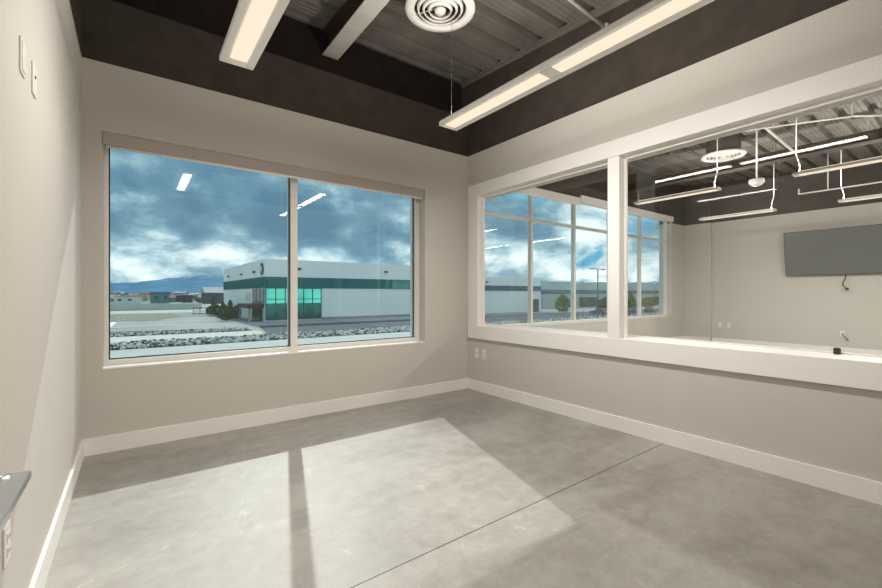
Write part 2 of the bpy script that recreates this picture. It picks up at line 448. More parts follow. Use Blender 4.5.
# ------------------------------------------------------------------ steel beam and pipes above
bm_ = empty('ceiling_beam', (1.645, 2.0, 3.67)); tag(bm_, 'pale steel beam running to the window wall under the deck', 'beam')
yb0, yb1 = -1.2, 2.16
MB().box(-.085, .085, yb0, yb1, 0, .012).build('bottom_flange', STEELW, bm_, bevel=.003)
zt0, zt1 = deckz(2 + yb0) - 3.67, deckz(2 + yb1) - 3.67
f = tag(MB().add([(-.008, yb0, .014), (.008, yb0, .014), (.008, yb1, .014), (-.008, yb1, .014), (-.008, yb0, zt0 - .012), (.008, yb0, zt0 - .012), (.008, yb1, zt1 - .012), (-.008, yb1, zt1 - .012)],
         [(0, 3, 2, 1), (4, 5, 6, 7), (0, 1, 5, 4), (1, 2, 6, 5), (2, 3, 7, 6), (3, 0, 4, 7)]).build('web', BLACK, bm_), 'dark painted web')
MB().add([(-.085, yb0, zt0 - .012), (.085, yb0, zt0 - .012), (.085, yb1, zt1 - .012), (-.085, yb1, zt1 - .012), (-.085, yb0, zt0), (.085, yb0, zt0), (.085, yb1, zt1), (-.085, yb1, zt1)],
         [(0, 3, 2, 1), (4, 5, 6, 7), (0, 1, 5, 4), (1, 2, 6, 5), (2, 3, 7, 6), (3, 0, 4, 7)]).build('top_flange', BLACK, bm_)
gd_ = empty('ceiling_beam', (8.42, 1.3, 3.36)); tag(gd_, 'deep dark girder under the deck of the far room', 'beam')
MB().box(-.1, .1, -3.6, 3.45, 0, .02).build('bottom_flange', BLACK, gd_)
MB().box(-.012, .012, -3.6, 3.45, .02, .17).build('web', BLACK, gd_)
c = empty('conduit', (2.5, 2.11, 3.6)); tag(c, 'thin pale conduit crossing above the long light to the partition', 'conduit')
MB().tube((-.78, 0, .11), (.92, 0, 0), .015, n=12).build('pipe', STEELW, c, smooth=True)
MB().box(.895, .92, -.03, .03, -.03, .03).build('wall_clamp', STEELW, c, bevel=.003)

# ------------------------------------------------------------------ ring air diffusers
def diffuser(x, y, z, R, label):
    o = empty('ceiling_diffuser', (x, y, z)); tag(o, label, 'air vent')
    MB().lathe([(R, 0), (R * .98, -.012), (R * .80, -.022), (R * .735, -.006), (R * .735, .03), (R * .76, .03), (R * .97, .012)], n=56).build('outer_rim', VENTW, o, smooth=True)
    for k, q in enumerate((.60, .45, .30)):
        MB().lathe([(R * q, -.020 - .004 * k), (R * (q + .055), .0), (R * (q + .06), .028), (R * (q + .045), .028), (R * (q - .012), -.012)], n=48).build('cone_ring', VENTW, o, smooth=True)
    MB().lathe([(.001, -.034), (R * .14, -.03), (R * .17, -.005), (R * .10, .02), (.001, .022)], n=32, closed=False).build('center_cone', VENTW, o, smooth=True)
    f_ = MB()
    for k in range(4):
        t = k * math.pi / 2 + .5
        f_.tube((R * .1 * math.cos(t), R * .1 * math.sin(t), .02), (R * .75 * math.cos(t), R * .75 * math.sin(t), .024), .006, n=6)
    f_.build('spider_bracket', STEELW, o)
    hz = deckz(y) + .07 - z
    tag(MB().lathe([(R * .74, .0), (R * .74, hz), (R * .76, hz), (R * .76, .0)], n=40).lathe([(.001, hz - .03), (R * .75, hz - .03)], n=40, closed=False).build('duct_collar', BLACK, o, smooth=True), 'dark duct collar')
diffuser(2.10, 2.84, 3.63, .30, 'round white ringed air diffuser under the deck in the office')
diffuser(7.6, 2.63, 3.42, .31, 'round white air diffuser under the deck of the room beyond')

# ------------------------------------------------------------------ linear pendant luminaires
def lum(x, y0, y1, z, segs, label, group, feed='far', width=.19, lights=True, power=1.0):
    o = empty('linear_pendant_light', (x, (y0 + y1) / 2, z)); tag(o, label, 'light', group)
    yc = (y0 + y1) / 2; a, b = y0 - yc, y1 - yc; hw = width / 2; dw = .047 if width > .15 else width * .38
    h1, h2 = (.03, .055) if width > .15 else (.016, .034)
    # housing: shallow tray with a stepped lip, open underneath around the diffuser
    prof = [(-hw, 0), (-hw, h1), (-hw * .72, h2), (hw * .72, h2), (hw, h1), (hw, 0), (hw - .005, 0), (dw + .006, .012), (dw + .006, h2 - .008), (-dw - .006, h2 - .008), (-dw - .006, .012), (-hw + .005, 0)]
    MB().prism(prof, 'y', a + .006, b - .006).build('housing', FIXW, o)
    for e in ((a, a + .008), (b - .008, b)):
        MB().prism([(-hw, -.001), (-hw, h1 + .001), (-hw * .72, h2 + .001), (hw * .72, h2 + .001), (hw, h1 + .001), (hw, -.001)], 'y', *e).build('end_cap', FIXW, o)
    for k in range(len(segs) - 1):
        q0, q1 = segs[k][1] - yc, segs[k + 1][0] - yc
        MB().box(-dw - .006, dw + .006, q0, q1, .006, .03).build('joint_plate', FIXW, o)
    for (s0, s1) in segs:
        d = MB().box(-dw, dw, s0 - yc, s1 - yc, .004, .012).build('diffuser', DIFFUSER, o); tag(d, 'glowing warm white diffuser')
        if lights:
            ld = bpy.data.lights.new('lamp', 'AREA'); ld.shape = 'RECTANGLE'; ld.size = 2 * dw; ld.size_y = s1 - s0
            ld.energy = LAMP_W * power * (s1 - s0); ld.color = LAMP_COL
            lo = bpy.data.objects.new('lamp', ld); COL.objects.link(lo); lo.parent = o; lo.location = (0, (s0 + s1) / 2 - yc, .002)
            def bulb(nm, xo, q, watt, ang, zo):
                lp = bpy.data.lights.new(nm, 'SPOT'); lp.energy = watt; lp.color = LAMP_COL
                lp.shadow_soft_size = 0.0; lp.spot_size = math.radians(172); lp.spot_blend = 1.0
                b_ = bpy.data.objects.new(nm, lp); COL.objects.link(b_); b_.parent = o
                b_.location = (xo, s0 + (s1 - s0) * q - yc, zo); b_.rotation_euler = (0, ang, 0)
            for q in (.17, .5, .83): bulb('bulb', 0, q, LAMP_DOWN * (s1 - s0) * power / 3, 0, -.004)
            for sg in (-1, 1):
                for q in (.25, .75): bulb('edge_bulb', sg * (hw + .006), q, LAMP_SIDE * (s1 - s0) * power / 2, -sg * math.radians(80), .01)
            tag(MB().box(-dw, dw, s0 - yc, s1 - yc, h2 + .0005, h2 + .005).build('top_diffuser', DIFFUSER, o), 'glowing top diffuser')
            lu = bpy.data.lights.new('uplight', 'AREA'); lu.shape = 'RECTANGLE'; lu.size = 2 * dw; lu.size_y = s1 - s0
            lu.energy = LAMP_UP * power * (s1 - s0); lu.color = LAMP_COL
            uo = bpy.data.objects.new('uplight', lu); COL.objects.link(uo); uo.parent = o; uo.location = (0, (s0 + s1) / 2 - yc, h2 + .008); uo.rotation_euler = (math.pi, 0, 0)
    top_f = lambda yy: deckz(yc + yy) - z
    yf, yn = b - .05, a + .05
    if feed == 'far': yf, yn = yn, yf
    # thin steel wire at one end, power cord in a white stem at the other
    MB().tube((0, yf, h2), (0, yf, top_f(yf)), .0011, n=6).build('suspension_wire', DECKM, o)
    m_ = MB(); tz = top_f(yn); s_ = -.025 if feed == 'near' else .025
    m_.path([(0, yn, h2), (0, yn - s_ * .3, .10), (0, yn + s_ * .2, .17), (0, yn + s_, .24), (0, yn + s_, tz)], .006)
    m_.build('power_stem', FIXW, o, smooth=True)
    return o
ZL = 2.61
lum(2.145, .64, 2.79, ZL, [(.70, 1.66), (1.755, 2.755)], 'long two-section linear pendant running beside the partition in the office', 'office linear pendants', feed='near', power=1.05)
lum(.508, 1.72, 2.80, ZL, [(1.78, 2.74)], 'short linear pendant near the left wall of the office', 'office linear pendants', feed='near', power=.72)
lum(6.345, 2.24, 3.40, ZL, [(2.29, 3.35)], 'far room linear pendant nearest the glass and windows', 'far room linear pendants', 'near', width=.13, power=1.5)
lum(8.715, 2.24, 3.40, ZL, [(2.29, 3.35)], 'lowest-looking far room linear pendant left of the television', 'far room linear pendants', 'near', width=.13, power=1.5)
lum(6.345, .30, 1.46, ZL, [(.35, 1.41)], 'far room linear pendant at the right, in front of the television', 'far room linear pendants', 'far', width=.13, power=1.5)
lum(8.715, .30, 1.46, ZL, [(.35, 1.41)], 'far room linear pendant hanging just above the television', 'far room linear pendants', 'far', width=.13, power=1.5)

lum(6.345, -1.70, -.54, ZL, [(-1.65, -.59)], 'added unseen fill pendant of the far room, rear row nearer the glass', 'far room linear pendants', 'near', width=.13, power=1.5)  # unseen rear pendants, added as ambient fill
lum(8.715, -1.70, -.54, ZL, [(-1.65, -.59)], 'added unseen fill pendant of the far room, rear row by the far wall', 'far room linear pendants', 'near', width=.13, power=1.5)
lum(.6, -1.9, -.84, ZL, [(-1.85, -.89)], 'added unseen fill pendant in the hallway behind the open door', 'added hallway pendants', 'near')  # unseen hallway lamp, added to brighten the office

# ------------------------------------------------------------------ other overhead things in the far room
def sensor(x, y, z):
    o = empty('ceiling_sensor', (x, y, z)); tag(o, 'white round dome device hanging on a stem in the far room', 'sensor')
    MB().lathe([(.001, -.045), (.04, -.043), (.068, -.028), (.075, -.005), (.001, -.005)], n=28, closed=False).build('dome', FIXW, o, smooth=True)
    MB().lathe([(.001, -.006), (.088, -.006), (.09, .012), (.088, .045), (.001, .045)], n=28, closed=False).build('housing', FIXW, o, smooth=True)
    MB().tube((0, 0, .045), (0, 0, deckz(y) - z - .05), .011).build('stem', FIXW, o, smooth=True)
    t = MB().lathe([(.001, -.03), (.04, -.03), (.045, 0), (.035, .03), (.001, .03)], (0, 0, deckz(y) - z - .06), n=16, closed=False).build('mounting_box', COPPER, o); tag(t, 'rust coloured mounting box')
sensor(6.92, 1.99, 2.74)
sp = empty('sprinkler_pipe', (6.8, 2.0, 3.45)); tag(sp, 'thin pale sprinkler line with bent ends under the far room deck', 'pipe')
MB().path([(-.6, 1.2, .02), (-.3, .6, 0), (.1, -.2, 0), (.5, -.9, .0), (.75, -1.15, -.01)], .013).build('pipe', STEELW, sp, smooth=True)
for (x, y) in ((-.3, .6), (.1, -.2), (.5, -.9)): MB().tube((x, y, 0), (x, y, deckz(2 + y) - 3.45), .006).build('hanger', STEELW, sp)
c2 = empty('conduit', (6.7, 1.9, 3.42)); tag(c2, 'straight pale conduit crossing the far room behind the dome device', 'conduit')
MB().tube((-1.2, 0, .13), (1.6, 0, .0), .018).build('pipe', STEELW, c2, smooth=True)
c3 = empty('sprinkler_pipe', (9.9, 1.3, 3.05)); tag(c3, 'low pale branch pipe with upturned end near the television wall', 'pipe')
MB().path([(0, .9, .1), (0, .9, 0), (0, 0, 0), (0, -.5, 0)], .014).tube((0, .5, 0), (0, .5, deckz(1.8) - 3.06), .01).build('pipe', STEELW, c3, smooth=True)

# ------------------------------------------------------------------ television and its wall
TVS = paint('television_screen', (.10, .11, .11), .22, .05, 2, spec=1.0)
tv = empty('television', (11.25, 1.905, 2.05)); tag(tv, 'wide black wall-mounted television tilted downward on the far wall', 'television')
tv.rotation_euler = (0, math.radians(-10), 0)
MB().box(-.02, .02, -.83, .83, -.462, .462).build('casing', DARKP, tv, bevel=.004)
MB().box(-.023, -.019, -.82, .82, -.448, .452).build('screen', TVS, tv)
MB().box(.02, .11, -.25, .25, -.16, .16).build('wall_bracket', DARKP, tv)
cb = empty('cable', (11.33, 1.80, 1.57)); tag(cb, 'short dark cable dangling below the television', 'cable')
MB().path([(0, .0, .02), (0, .0, -.06), (0, .035, -.13), (0, .04, -.19), (0, .0, -.25)], .009).build('cord', DARKP, cb, smooth=True)
MB().box(-.02, .02, -.045, .005, -.29, -.245).build('plug', DARKP, cb, bevel=.003)

# ------------------------------------------------------------------ plates and outlets
HOLE = paint('outlet_slots', (.10, .08, .07), .5, .1, 10)
def plate(loc, axis, label, style, group=None):
    o = empty({'outlet': 'wall_outlet', 'blank': 'wall_plate', 'cable': 'cable_plate', 'switch': 'wall_plate', 'open': 'wall_plate'}[style], loc)
    tag(o, label, 'outlet' if style == 'outlet' else 'wall plate', group)
    s = {'+x': 0, '-x': math.pi, }[axis]; o.rotation_euler = (0, 0, s)
    MB().box(0, .006, -.036, .036, -.059, .059).build('cover_plate', PLATE, o, bevel=.002)
    if style == 'outlet':
        for dz in (-.021, .021):
            r = MB().box(.006, .009, -.017, .017, dz - .014, dz + .014).build('receptacle', PLATE, o, bevel=.001)
            q = MB().box(.009, .0095, -.008, -.005, dz - .005, dz + .005).box(.009, .0095, .005, .008, dz - .005, dz + .005)
            q.build('slot', HOLE, r)
    elif style == 'cable':
        MB().tube((.006, 0, .012), (.009, 0, .012), .006, n=12).build('jack', HOLE, o)
    elif style == 'open':
        MB().box(.006, .009, -.028, .028, -.048, .048).build('cover_box', PLATE, o, bevel=.003)
    elif style == 'switch':
        MB().box(.006, .010, -.017, .017, -.033, .033).build('rocker', PLATE, o, bevel=.001)
    return o
plate((XL, 1.993, 2.01), '+x', 'raised white wall plate high on the left wall, nearer the frame edge', 'open')
plate((XL, 2.20, 2.018), '+x', 'white cable plate with a dark jack high on the left wall', 'cable')
plate((XL, 1.775, .45), '+x', 'white outlet low on the left wall below the door lever', 'outlet')
plate((XR, 3.856, .466), '-x', 'white jack plate under the interior window nearest the corner', 'cable')
plate((XR, 3.727, .463), '-x', 'white outlet under the interior window, right of the jack plate', 'outlet')
plate((XF, 4.02, .45), '-x', 'left one of two outlets low on the far wall', 'outlet')
plate((XF, 3.83, .45), '-x', 'right one of two outlets low on the far wall', 'outlet')
po = plate((XF, 1.86, .40), '-x', 'white plate with a cord below the television on the far wall', 'outlet')
MB().path([(.01, 0, 0), (.05, .01, -.01), (.06, .05, -.06), (.03, .09, -.13)], .008).build('cord', DARKP, po, smooth=True)
bx = empty('adapter', (3.645, .45, .81)); tag(bx, 'small dark adapter standing on the interior window ledge', 'adapter')
bx.location = (3.665, .622, .81)
MB().box(-.013, .013, -.017, .017, 0, .040).build('body', DARKP, bx, bevel=.003)
MB().box(-.008, .008, -.010, .010, .040, .043).build('contact', BRONZE, bx)

# ------------------------------------------------------------------ open door with lever at the left edge
dr = empty('door_1', (-.18, -.045, 0)); tag(dr, 'grey door standing open along the left wall', kind='structure')
MB().box(-.044, 0, 0, .895, .008, 2.13).build('door_leaf', DOORM, dr, bevel=.002)
lv = empty('door_lever', (0, .845, .946)); lv.parent = dr
tag(MB().tube((0, 0, 0), (.008, 0, 0), .026, n=28).build('rosette', BRONZE, lv, smooth=False), 'brown bronze rosette')
tag(MB().tube((.006, 0, 0), (.045, 0, 0), .010, n=18).build('neck', CHROME, lv, smooth=True), 'satin chrome neck')
tag(MB().box(.034, .064, -.19, .014, -.006, .006).build('handle_bar', CHROME, lv, bevel=.002), 'flat satin chrome bar')

# ================================================================== OUTDOORS
GZ = -3.6
def omat(name, col, rough=.85, var=.12, scale=.3, spec=.3):
    return paint(name, col, rough, var, scale, spec=spec)
DIRT = omat('pale_dirt', (.33, .345, .33), .95, .3, .12)
ASPH = omat('asphalt', (.055, .075, .10), .9, .15, .3)
WALK = omat('pale_concrete_walk', (.45, .48, .455), .9, .05, .2)
APRON = omat('grey_yard', (.26, .30, .31), .9, .12, .25)
PATHM = omat('tan_path', (.55, .56, .50), .95, .08, .3)
SCRUB = omat('scrubby_gravel', (.235, .23, .18), .95, .5, 1.5)
ROCK = omat('riprap_stone', (.52, .55, .52), .95, .45, .9)
ROCKB = omat('dark_rubble', (.09, .115, .105), .95, .4, .8)
PANEL = omat('white_tilt_panel', (.78, .83, .82), .8, .03, .1)
PANELB = omat('grey_tilt_panel', (.40, .50, .48), .8, .06, .1)
TEAL = omat('teal_band', (.0, .15, .17), .8, .05, .2, spec=0)
BROWN = omat('brown_canopy', (.05, .028, .032), .7, .1, .5)
PLUMG = paint('plum_tinted_glazing', (.09, .085, .12), .15, .3, .6, spec=.8)
GREENG = paint('green_mirror_glazing', (.16, .78, .58), .08, .06, .2, metal=.95)
GREEND = paint('dark_green_glazing', (.02, .20, .17), .12, .5, .7, metal=.7)
MULLM = omat('dark_green_mullion', (.02, .11, .10), .5, .05, 1)
HORIZ, t, b = mat('haze_blue_forested_mountain'); setb(b, None, 1, 0, 0)  # blue of the distance haze is put into the base colour
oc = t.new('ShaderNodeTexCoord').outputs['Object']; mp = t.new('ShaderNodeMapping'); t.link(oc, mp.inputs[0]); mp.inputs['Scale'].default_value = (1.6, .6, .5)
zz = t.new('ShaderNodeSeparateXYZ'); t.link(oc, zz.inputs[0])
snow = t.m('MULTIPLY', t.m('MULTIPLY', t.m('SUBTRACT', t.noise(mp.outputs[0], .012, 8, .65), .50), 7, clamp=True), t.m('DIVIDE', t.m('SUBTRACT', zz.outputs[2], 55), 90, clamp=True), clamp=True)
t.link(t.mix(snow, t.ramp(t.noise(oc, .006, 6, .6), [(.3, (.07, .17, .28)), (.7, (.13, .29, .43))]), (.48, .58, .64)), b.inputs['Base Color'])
LEAFD = omat('dark_evergreen', (.045, .11, .045), .9, .5, 1.5)
LEAFY = omat('yellow_green_leaves', (.17, .23, .055), .9, .4, 1.5)
TRUNK = omat('bark', (.12, .08, .05), .9, .2, 2)

def flat(name, poly, z, mat_, label, kind='structure'):
    mb = MB().prism(poly, 'z', GZ - .3, z); o = mb.build(name, mat_); tag(o, label, kind=kind); return o
flat('ground_dirt', [(-3000, 5), (6000, 5), (6000, 6000), (-3000, 6000)], GZ, DIRT, 'pale dirt plain outside')
flat('ground_sidewalk', [(-60, 8), (200, 8), (200, 44.5), (-60, 44.5)], GZ + .03, WALK, 'pale concrete walk below the window')
flat('ground_riprap_bed', [(-14, 44.5), (130, 44.5), (130, 50.5), (-14, 50.5)], GZ + .02, ROCKB, 'dark bed under the stones')
flat('ground_path', [(-40, 50.5), (12.5, 50.5), (13, 57.5), (-40, 60)], GZ + .04, PATHM, 'tan path between the stone strips')
flat('ground_rubble_bed', [(-14, 60), (12.5, 57.6), (12.5, 64), (-14, 69)], GZ + .02, ROCKB, 'thin rubble strip bed')
flat('ground_asphalt', [(12.7, 50.6), (200, 50.6), (200, 66), (15, 66)], GZ + .05, ASPH, 'dark asphalt road before the building')
flat('ground_yard', [(15, 66), (200, 66), (200, 74.9), (18, 74.9), (16, 112), (14, 112)], GZ + .04, APRON, 'grey yard at the foot of the building')
flat('ground_scrub', [(-14, 92), (3.2, 92), (9, 106), (7, 122), (-14, 124)], GZ + .05, SCRUB, 'brown scrubby patch')
flat('ground_road', [(-60, 124.5), (60, 124.5), (60, 147), (-60, 147)], GZ + .06, WALK, 'white road before the long wall')
# curb lying in the dirt
CURB = omat('white_curb', (.8, .82, .78), .8, .03, 1)
k = MB().prism([(-3.9, 64), (-2.9, 64), (-2.2, 86), (-3.1, 86)], 'z', GZ, GZ + .22).build('curb', CURB)
tag(k, 'white curb strip lying diagonally in the dirt lot', 'curb')

# riprap
def rocks(name, region, n_, smin, smax, label, rnd):
    mb = MB()
    phi = (1 + 5 ** .5) / 2
    iv = [Vector(v).normalized() for v in ((-1, phi, 0), (1, phi, 0), (-1, -phi, 0), (1, -phi, 0), (0, -1, phi), (0, 1, phi), (0, -1, -phi), (0, 1, -phi), (phi, 0, -1), (phi, 0, 1), (-phi, 0, -1), (-phi, 0, 1))]
    fi = [(0, 11, 5), (0, 5, 1), (0, 1, 7), (0, 7, 10), (0, 10, 11), (1, 5, 9), (5, 11, 4), (11, 10, 2), (10, 7, 6), (7, 1, 8), (3, 9, 4), (3, 4, 2), (3, 2, 6), (3, 6, 8), (3, 8, 9), (4, 9, 5), (2, 4, 11), (6, 2, 10), (8, 6, 7), (9, 8, 1)]
    for _ in range(n_):
        x, y = region(rnd); s = rnd.uniform(smin, smax)
        mt = Matrix.Rotation(rnd.uniform(0, 6), 3, Vector((rnd.random() - .5, rnd.random() - .5, rnd.random() + .1)).normalized())
        vs = [(mt @ Vector((v.x * s * rnd.uniform(.8, 1.2), v.y * s * rnd.uniform(.6, 1.0), v.z * s * rnd.uniform(.5, .9)))) + Vector((x, y, GZ + s * .35)) for v in iv]
        mb.add(vs, fi, 0 if rnd.random() < .6 else 1)
    o = mb.build(name, [ROCK, ROCKB]); tag(o, label, 'rocks', kind='stuff')
rr = random.Random(3)
rocks('riprap', lambda r: ((r.uniform(-10, 40) if r.random() < .6 else r.uniform(40, 110)), r.uniform(44.9, 50.1)), 6000, .10, .30, 'wide strip of pale broken riprap stones along the walk', rr)
rocks('rubble', lambda r: (r.uniform(-12, 12.3), r.uniform(58.3, 63.2)), 1300, .08, .22, 'thin strip of darker rubble between the path and the dirt lot', rr)

# ------------------------------------------------------------------ white warehouse with teal band
bd = empty('warehouse', (18, 74.9, GZ)); tag(bd, 'white tilt-up warehouse with teal band and green glass corner', 'building')
BHt = 10.9; L = 40.3; WX = 42.0
MB().box(0, WX, 0, L, 0, BHt).build('wall_panels', PANEL, bd)
t_ = MB(); t_.box(-.08, WX + .04, -.08, 0, 5.85, 7.78); t_.box(-.08, 0, 0, L, 5.85, 7.78)
t_.build('teal_stripe', TEAL, bd)
# glazed corner
gw = MB().box(.15, 9.9, -.12, -.02, 3.1, 5.85).build('green_glazing', GREENG, bd)
MB().box(.15, 9.9, -.12, -.02, .35, 3.1).build('lower_glazing', GREEND, bd)  # darker pane colour stands in for the ground's reflection
for k in range(7): MB().box(.15 + k * 1.62 - .07, .15 + k * 1.62 + .07, -.2, -.1, .35, 5.85).build('mullion', MULLM, gw)
for z in (.35, 2.2, 3.1, 3.9, 5.8): MB().box(.1, 9.95, -.19, -.1, z - .06, z + .06).build('rail', MULLM, gw)
MB().box(-.12, -.02, .1, 8.5, 2.9, 5.85).build('plum_glazing', PLUMG, bd)
for k in range(4): MB().box(-.17, -.1, .2 + k * 2.7 - .05, .2 + k * 2.7 + .05, 2.9, 5.85).build('mullion', MULLM, bd)
dg = MB().box(-.12, -.02, 1.2, 8.5, .1, 2.3).build('entrance_glazing', GREENG, bd)
for k in range(4): MB().box(-.2, -.1, 1.2 + k * 2.4 - .05, 1.2 + k * 2.4 + .05, .1, 2.3).build('mullion', MULLM, dg)
cn = MB().box(-2.6, -.05, .4, 9.2, 2.35, 3.05).build('entrance_canopy', BROWN, bd)
for y in (.9, 8.7): MB().box(-2.4, -2.1, y - .15, y + .15, 0, 2.35).build('post', APRON, bd)
for y in (11.4, 13.9): MB().box(-.05, .01, y - .25, y + .25, 3.5, 5.1).build('slit_window', PLUMG, bd)
# band windows and wall lamps on the long face
bw = MB().box(24.8, 33.5, -.12, -.07, 5.95, 7.5).build('band_window', GREEND, bd)
for k in range(6): MB().box(24.8 + k * 1.74 - .04, 24.8 + k * 1.74 + .04, -.16, -.1, 5.95, 7.5).build('mullion', MULLM, bw)
for (x, z) in ((5.8, 9.3), (23.5, 9.3), (36, 9.3)):
    MB().box(x - .35, x + .35, -.4, 0, z - .15, z + .2).build('wall_lamp', ROCKB, bd)
for y in (7.2, 18.5, 33):
    MB().box(-.4, 0, y - .35, y + .35, 8.7, 9.05).build('wall_lamp', ROCKB, bd)
em = MB().tube((-.16, 1.75, 9.15), (0, 1.75, 9.15), 1.05, n=40).build('round_emblem', omat('emblem_black', (.02, .03, .03)), bd)
MB().tube((-.2, 1.75, 9.15), (-.15, 1.75, 9.15), .88, n=40).build('emblem_ring', omat('emblem_grey', (.16, .20, .20)), em)
MB().prism([(1.75, 8.5), (1.2, 9.15), (1.75, 9.8), (2.3, 9.15)], 'x', -.24, -.2).build('emblem_mark', PANEL, em)
MB().box(10, WX, -.03, 0, 0, .5).build('grey_base', APRON, bd)

# lower wing + grey warehouse further right
b2 = empty('warehouse_wing', (60.05, 74.7, GZ)); tag(b2, 'lower white building wing with a dark blue stripe seen through the far room window', 'building')
MB().box(0, 29.5, 0, 16, 0, 9.0).build('wall_panels', PANEL, b2)
MB().box(-.02, 29.5, -.08, 0, 5.6, 6.9).build('blue_stripe', omat('dark_blue_stripe', (.03, .12, .2)), b2)
MB().box(24.5, 28.6, -.1, 0, 0, 3.4).build('loading_door', ROCKB, b2)
MB().box(9, 9.6, -.4, 0, 7.6, 7.9).build('wall_lamp', ROCKB, b2)
b3 = empty('grey_warehouse', (92, 92, GZ)); tag(b3, 'long low grey green warehouse behind the light pole', 'building')
MB().box(0, 140, 0, 40, 0, 9.1).build('wall_panels', PANELB, b3)
MB().box(0, 140, -.1, 0, 4.9, 6.3).build('dark_stripe', omat('slate_stripe', (.10, .15, .17)), b3)
for (x0, x1) in ((40, 50), (56, 62), (90, 100)):
    MB().box(x0, x1, -.8, 0, 0, 3.6).build('entrance', ROCKB, b3)
for k in range(12): MB().box(8 + k * 11, 8.2 + k * 11, -.06, 0, 0, 4.9).build('panel_joint', ROCKB, b3)

# light pole
pl = empty('light_pole', (64.8, 41.5, GZ)); tag(pl, 'tall dark parking light pole with twin heads on a cross arm', 'light pole')
MB().tube((0, 0, .7), (0, 0, 9.2), .13, .09, n=12).build('pole', ROCKB, pl, smooth=True)
MB().tube((0, 0, 0), (0, 0, .7), .3, n=16).build('concrete_base', WALK, pl, smooth=True)
MB().box(-1.5, 1.5, -.05, .05, 9.1, 9.22).build('cross_arm', ROCKB, pl)
for x in (-1.7, 1.7): MB().box(x - .4, x + .4, -.2, .2, 9.06, 9.22).build('lamp_head', ROCKB, pl)

# long pale wall, fence
lw = MB().box(-200, 17, 148, 148.4, 0, 1.95, 0)
for k in range(28): lw.box(-150 + k * 6, -149.6 + k * 6, 147.9, 148, 0, 2.0, 0)
lw = lw.build('boundary_wall', omat('pale_green_wall', (.42, .50, .47), .9, .04, .05), loc=(0, 0, GZ)); tag(lw, 'long low pale green boundary wall across the plain', 'wall')
fe = empty('yard_fence', (10.8, 109, GZ)); tag(fe, 'low grey rail fence beside the rear of the white warehouse', 'fence')
for k in range(6): MB().box(k * 1.35 - .06, k * 1.35 + .06, -.06, .06, 0, 1.7).build('post', ROCKB, fe)
for z in (.3, .9, 1.6): MB().box(0, 6.8, -.03, .03, z - .08, z + .08).build('rail', ROCKB, fe)

# ------------------------------------------------------------------ shrubs and trees
def foliage(rnd, r, h, n_, cone):
    mb = MB()
    for _ in range(n_):
        t = rnd.random() ** .8; z = t * h
        rr_ = r * ((1 - t) * .95 + .06 if cone else math.sqrt(max(.04, 1 - (2 * t - .9) ** 2)))
        a = rnd.uniform(0, 2 * math.pi); q = rr_ * math.sqrt(rnd.uniform(.3, 1))
        c = Vector((q * math.cos(a), q * math.sin(a), z + .05)); s = rnd.uniform(.12, .26) * (r ** .5)
        u = Vector((rnd.gauss(0, 1), rnd.gauss(0, 1), rnd.gauss(0, 1))).normalized(); v = u.cross(Vector((rnd.random(), rnd.random(), 1))).normalized(); w_ = u.cross(v)
        mb.add([c + u * s, c - u * s * .7 + v * s, c - u * s * .7 - v * s, c + w_ * s], [(0, 1, 2), (0, 1, 3), (1, 2, 3), (0, 2, 3)])
    return mb
def shrub(x, y, r, h, matl, cone, label, group=None, name='shrub', n_=260, z0=GZ, trunk=0.2):
    rnd = random.Random(int(x * 13 + y * 7)); o = empty(name, (x, y, z0)); tag(o, label, 'tree' if name == 'tree' else 'shrub', group)
    f = foliage(rnd, r, h - trunk, n_, cone).build('foliage', matl, o, loc=(0, 0, trunk))
    MB().tube((0, 0, 0), (0, 0, h * .6), .05 + .03 * r, .03, n=7).build('trunk', TRUNK, o)
ORD = ['second', 'third', 'fourth', 'fifth', 'sixth', 'seventh', 'eighth', 'ninth', 'first']
for i, (x, y, r, h) in enumerate([(15.6, 86.0, .9, 2.6), (14.9, 88, 1.0, 2.2), (15.3, 90.5, 1.2, 3.4), (14.7, 93.5, 1.0, 2.6), (15.0, 97, 1.1, 3.1), (14.4, 100, 1.0, 2.4), (14.2, 104, .9, 4.2), (14.0, 106.4, 1.0, 2.0), (13.2, 82.4, 1.2, 1.6)]):
    shrub(x, y, r, h, LEAFD, i in (2, 4, 6), '%s dark evergreen shrub, %s along the row counting away from the warehouse entrance' % ('tall' if h > 3 else 'low', ORD[i]), 'evergreen shrubs by the warehouse entrance')
shrub(91.6, 69, 2.1, 4.4, LEAFY, False, 'bright yellow green tree before the grey warehouse', name='tree', n_=420)
shrub(100, 62, 2.3, 3.6, LEAFD, False, 'dark round shrub left of the light pole', n_=420)
shrub(106, 60, 2.6, 3.3, LEAFD, False, 'dark round shrub right of the light pole', n_=420)
shrub(128, 70, 2.2, 5.2, LEAFY, True, 'small conical tree at the second interior pane', name='tree', n_=420)
shrub(150, 76, 3.4, 3.4, LEAFY, False, 'pale yellowish shrub near the parked dark cars', n_=420)

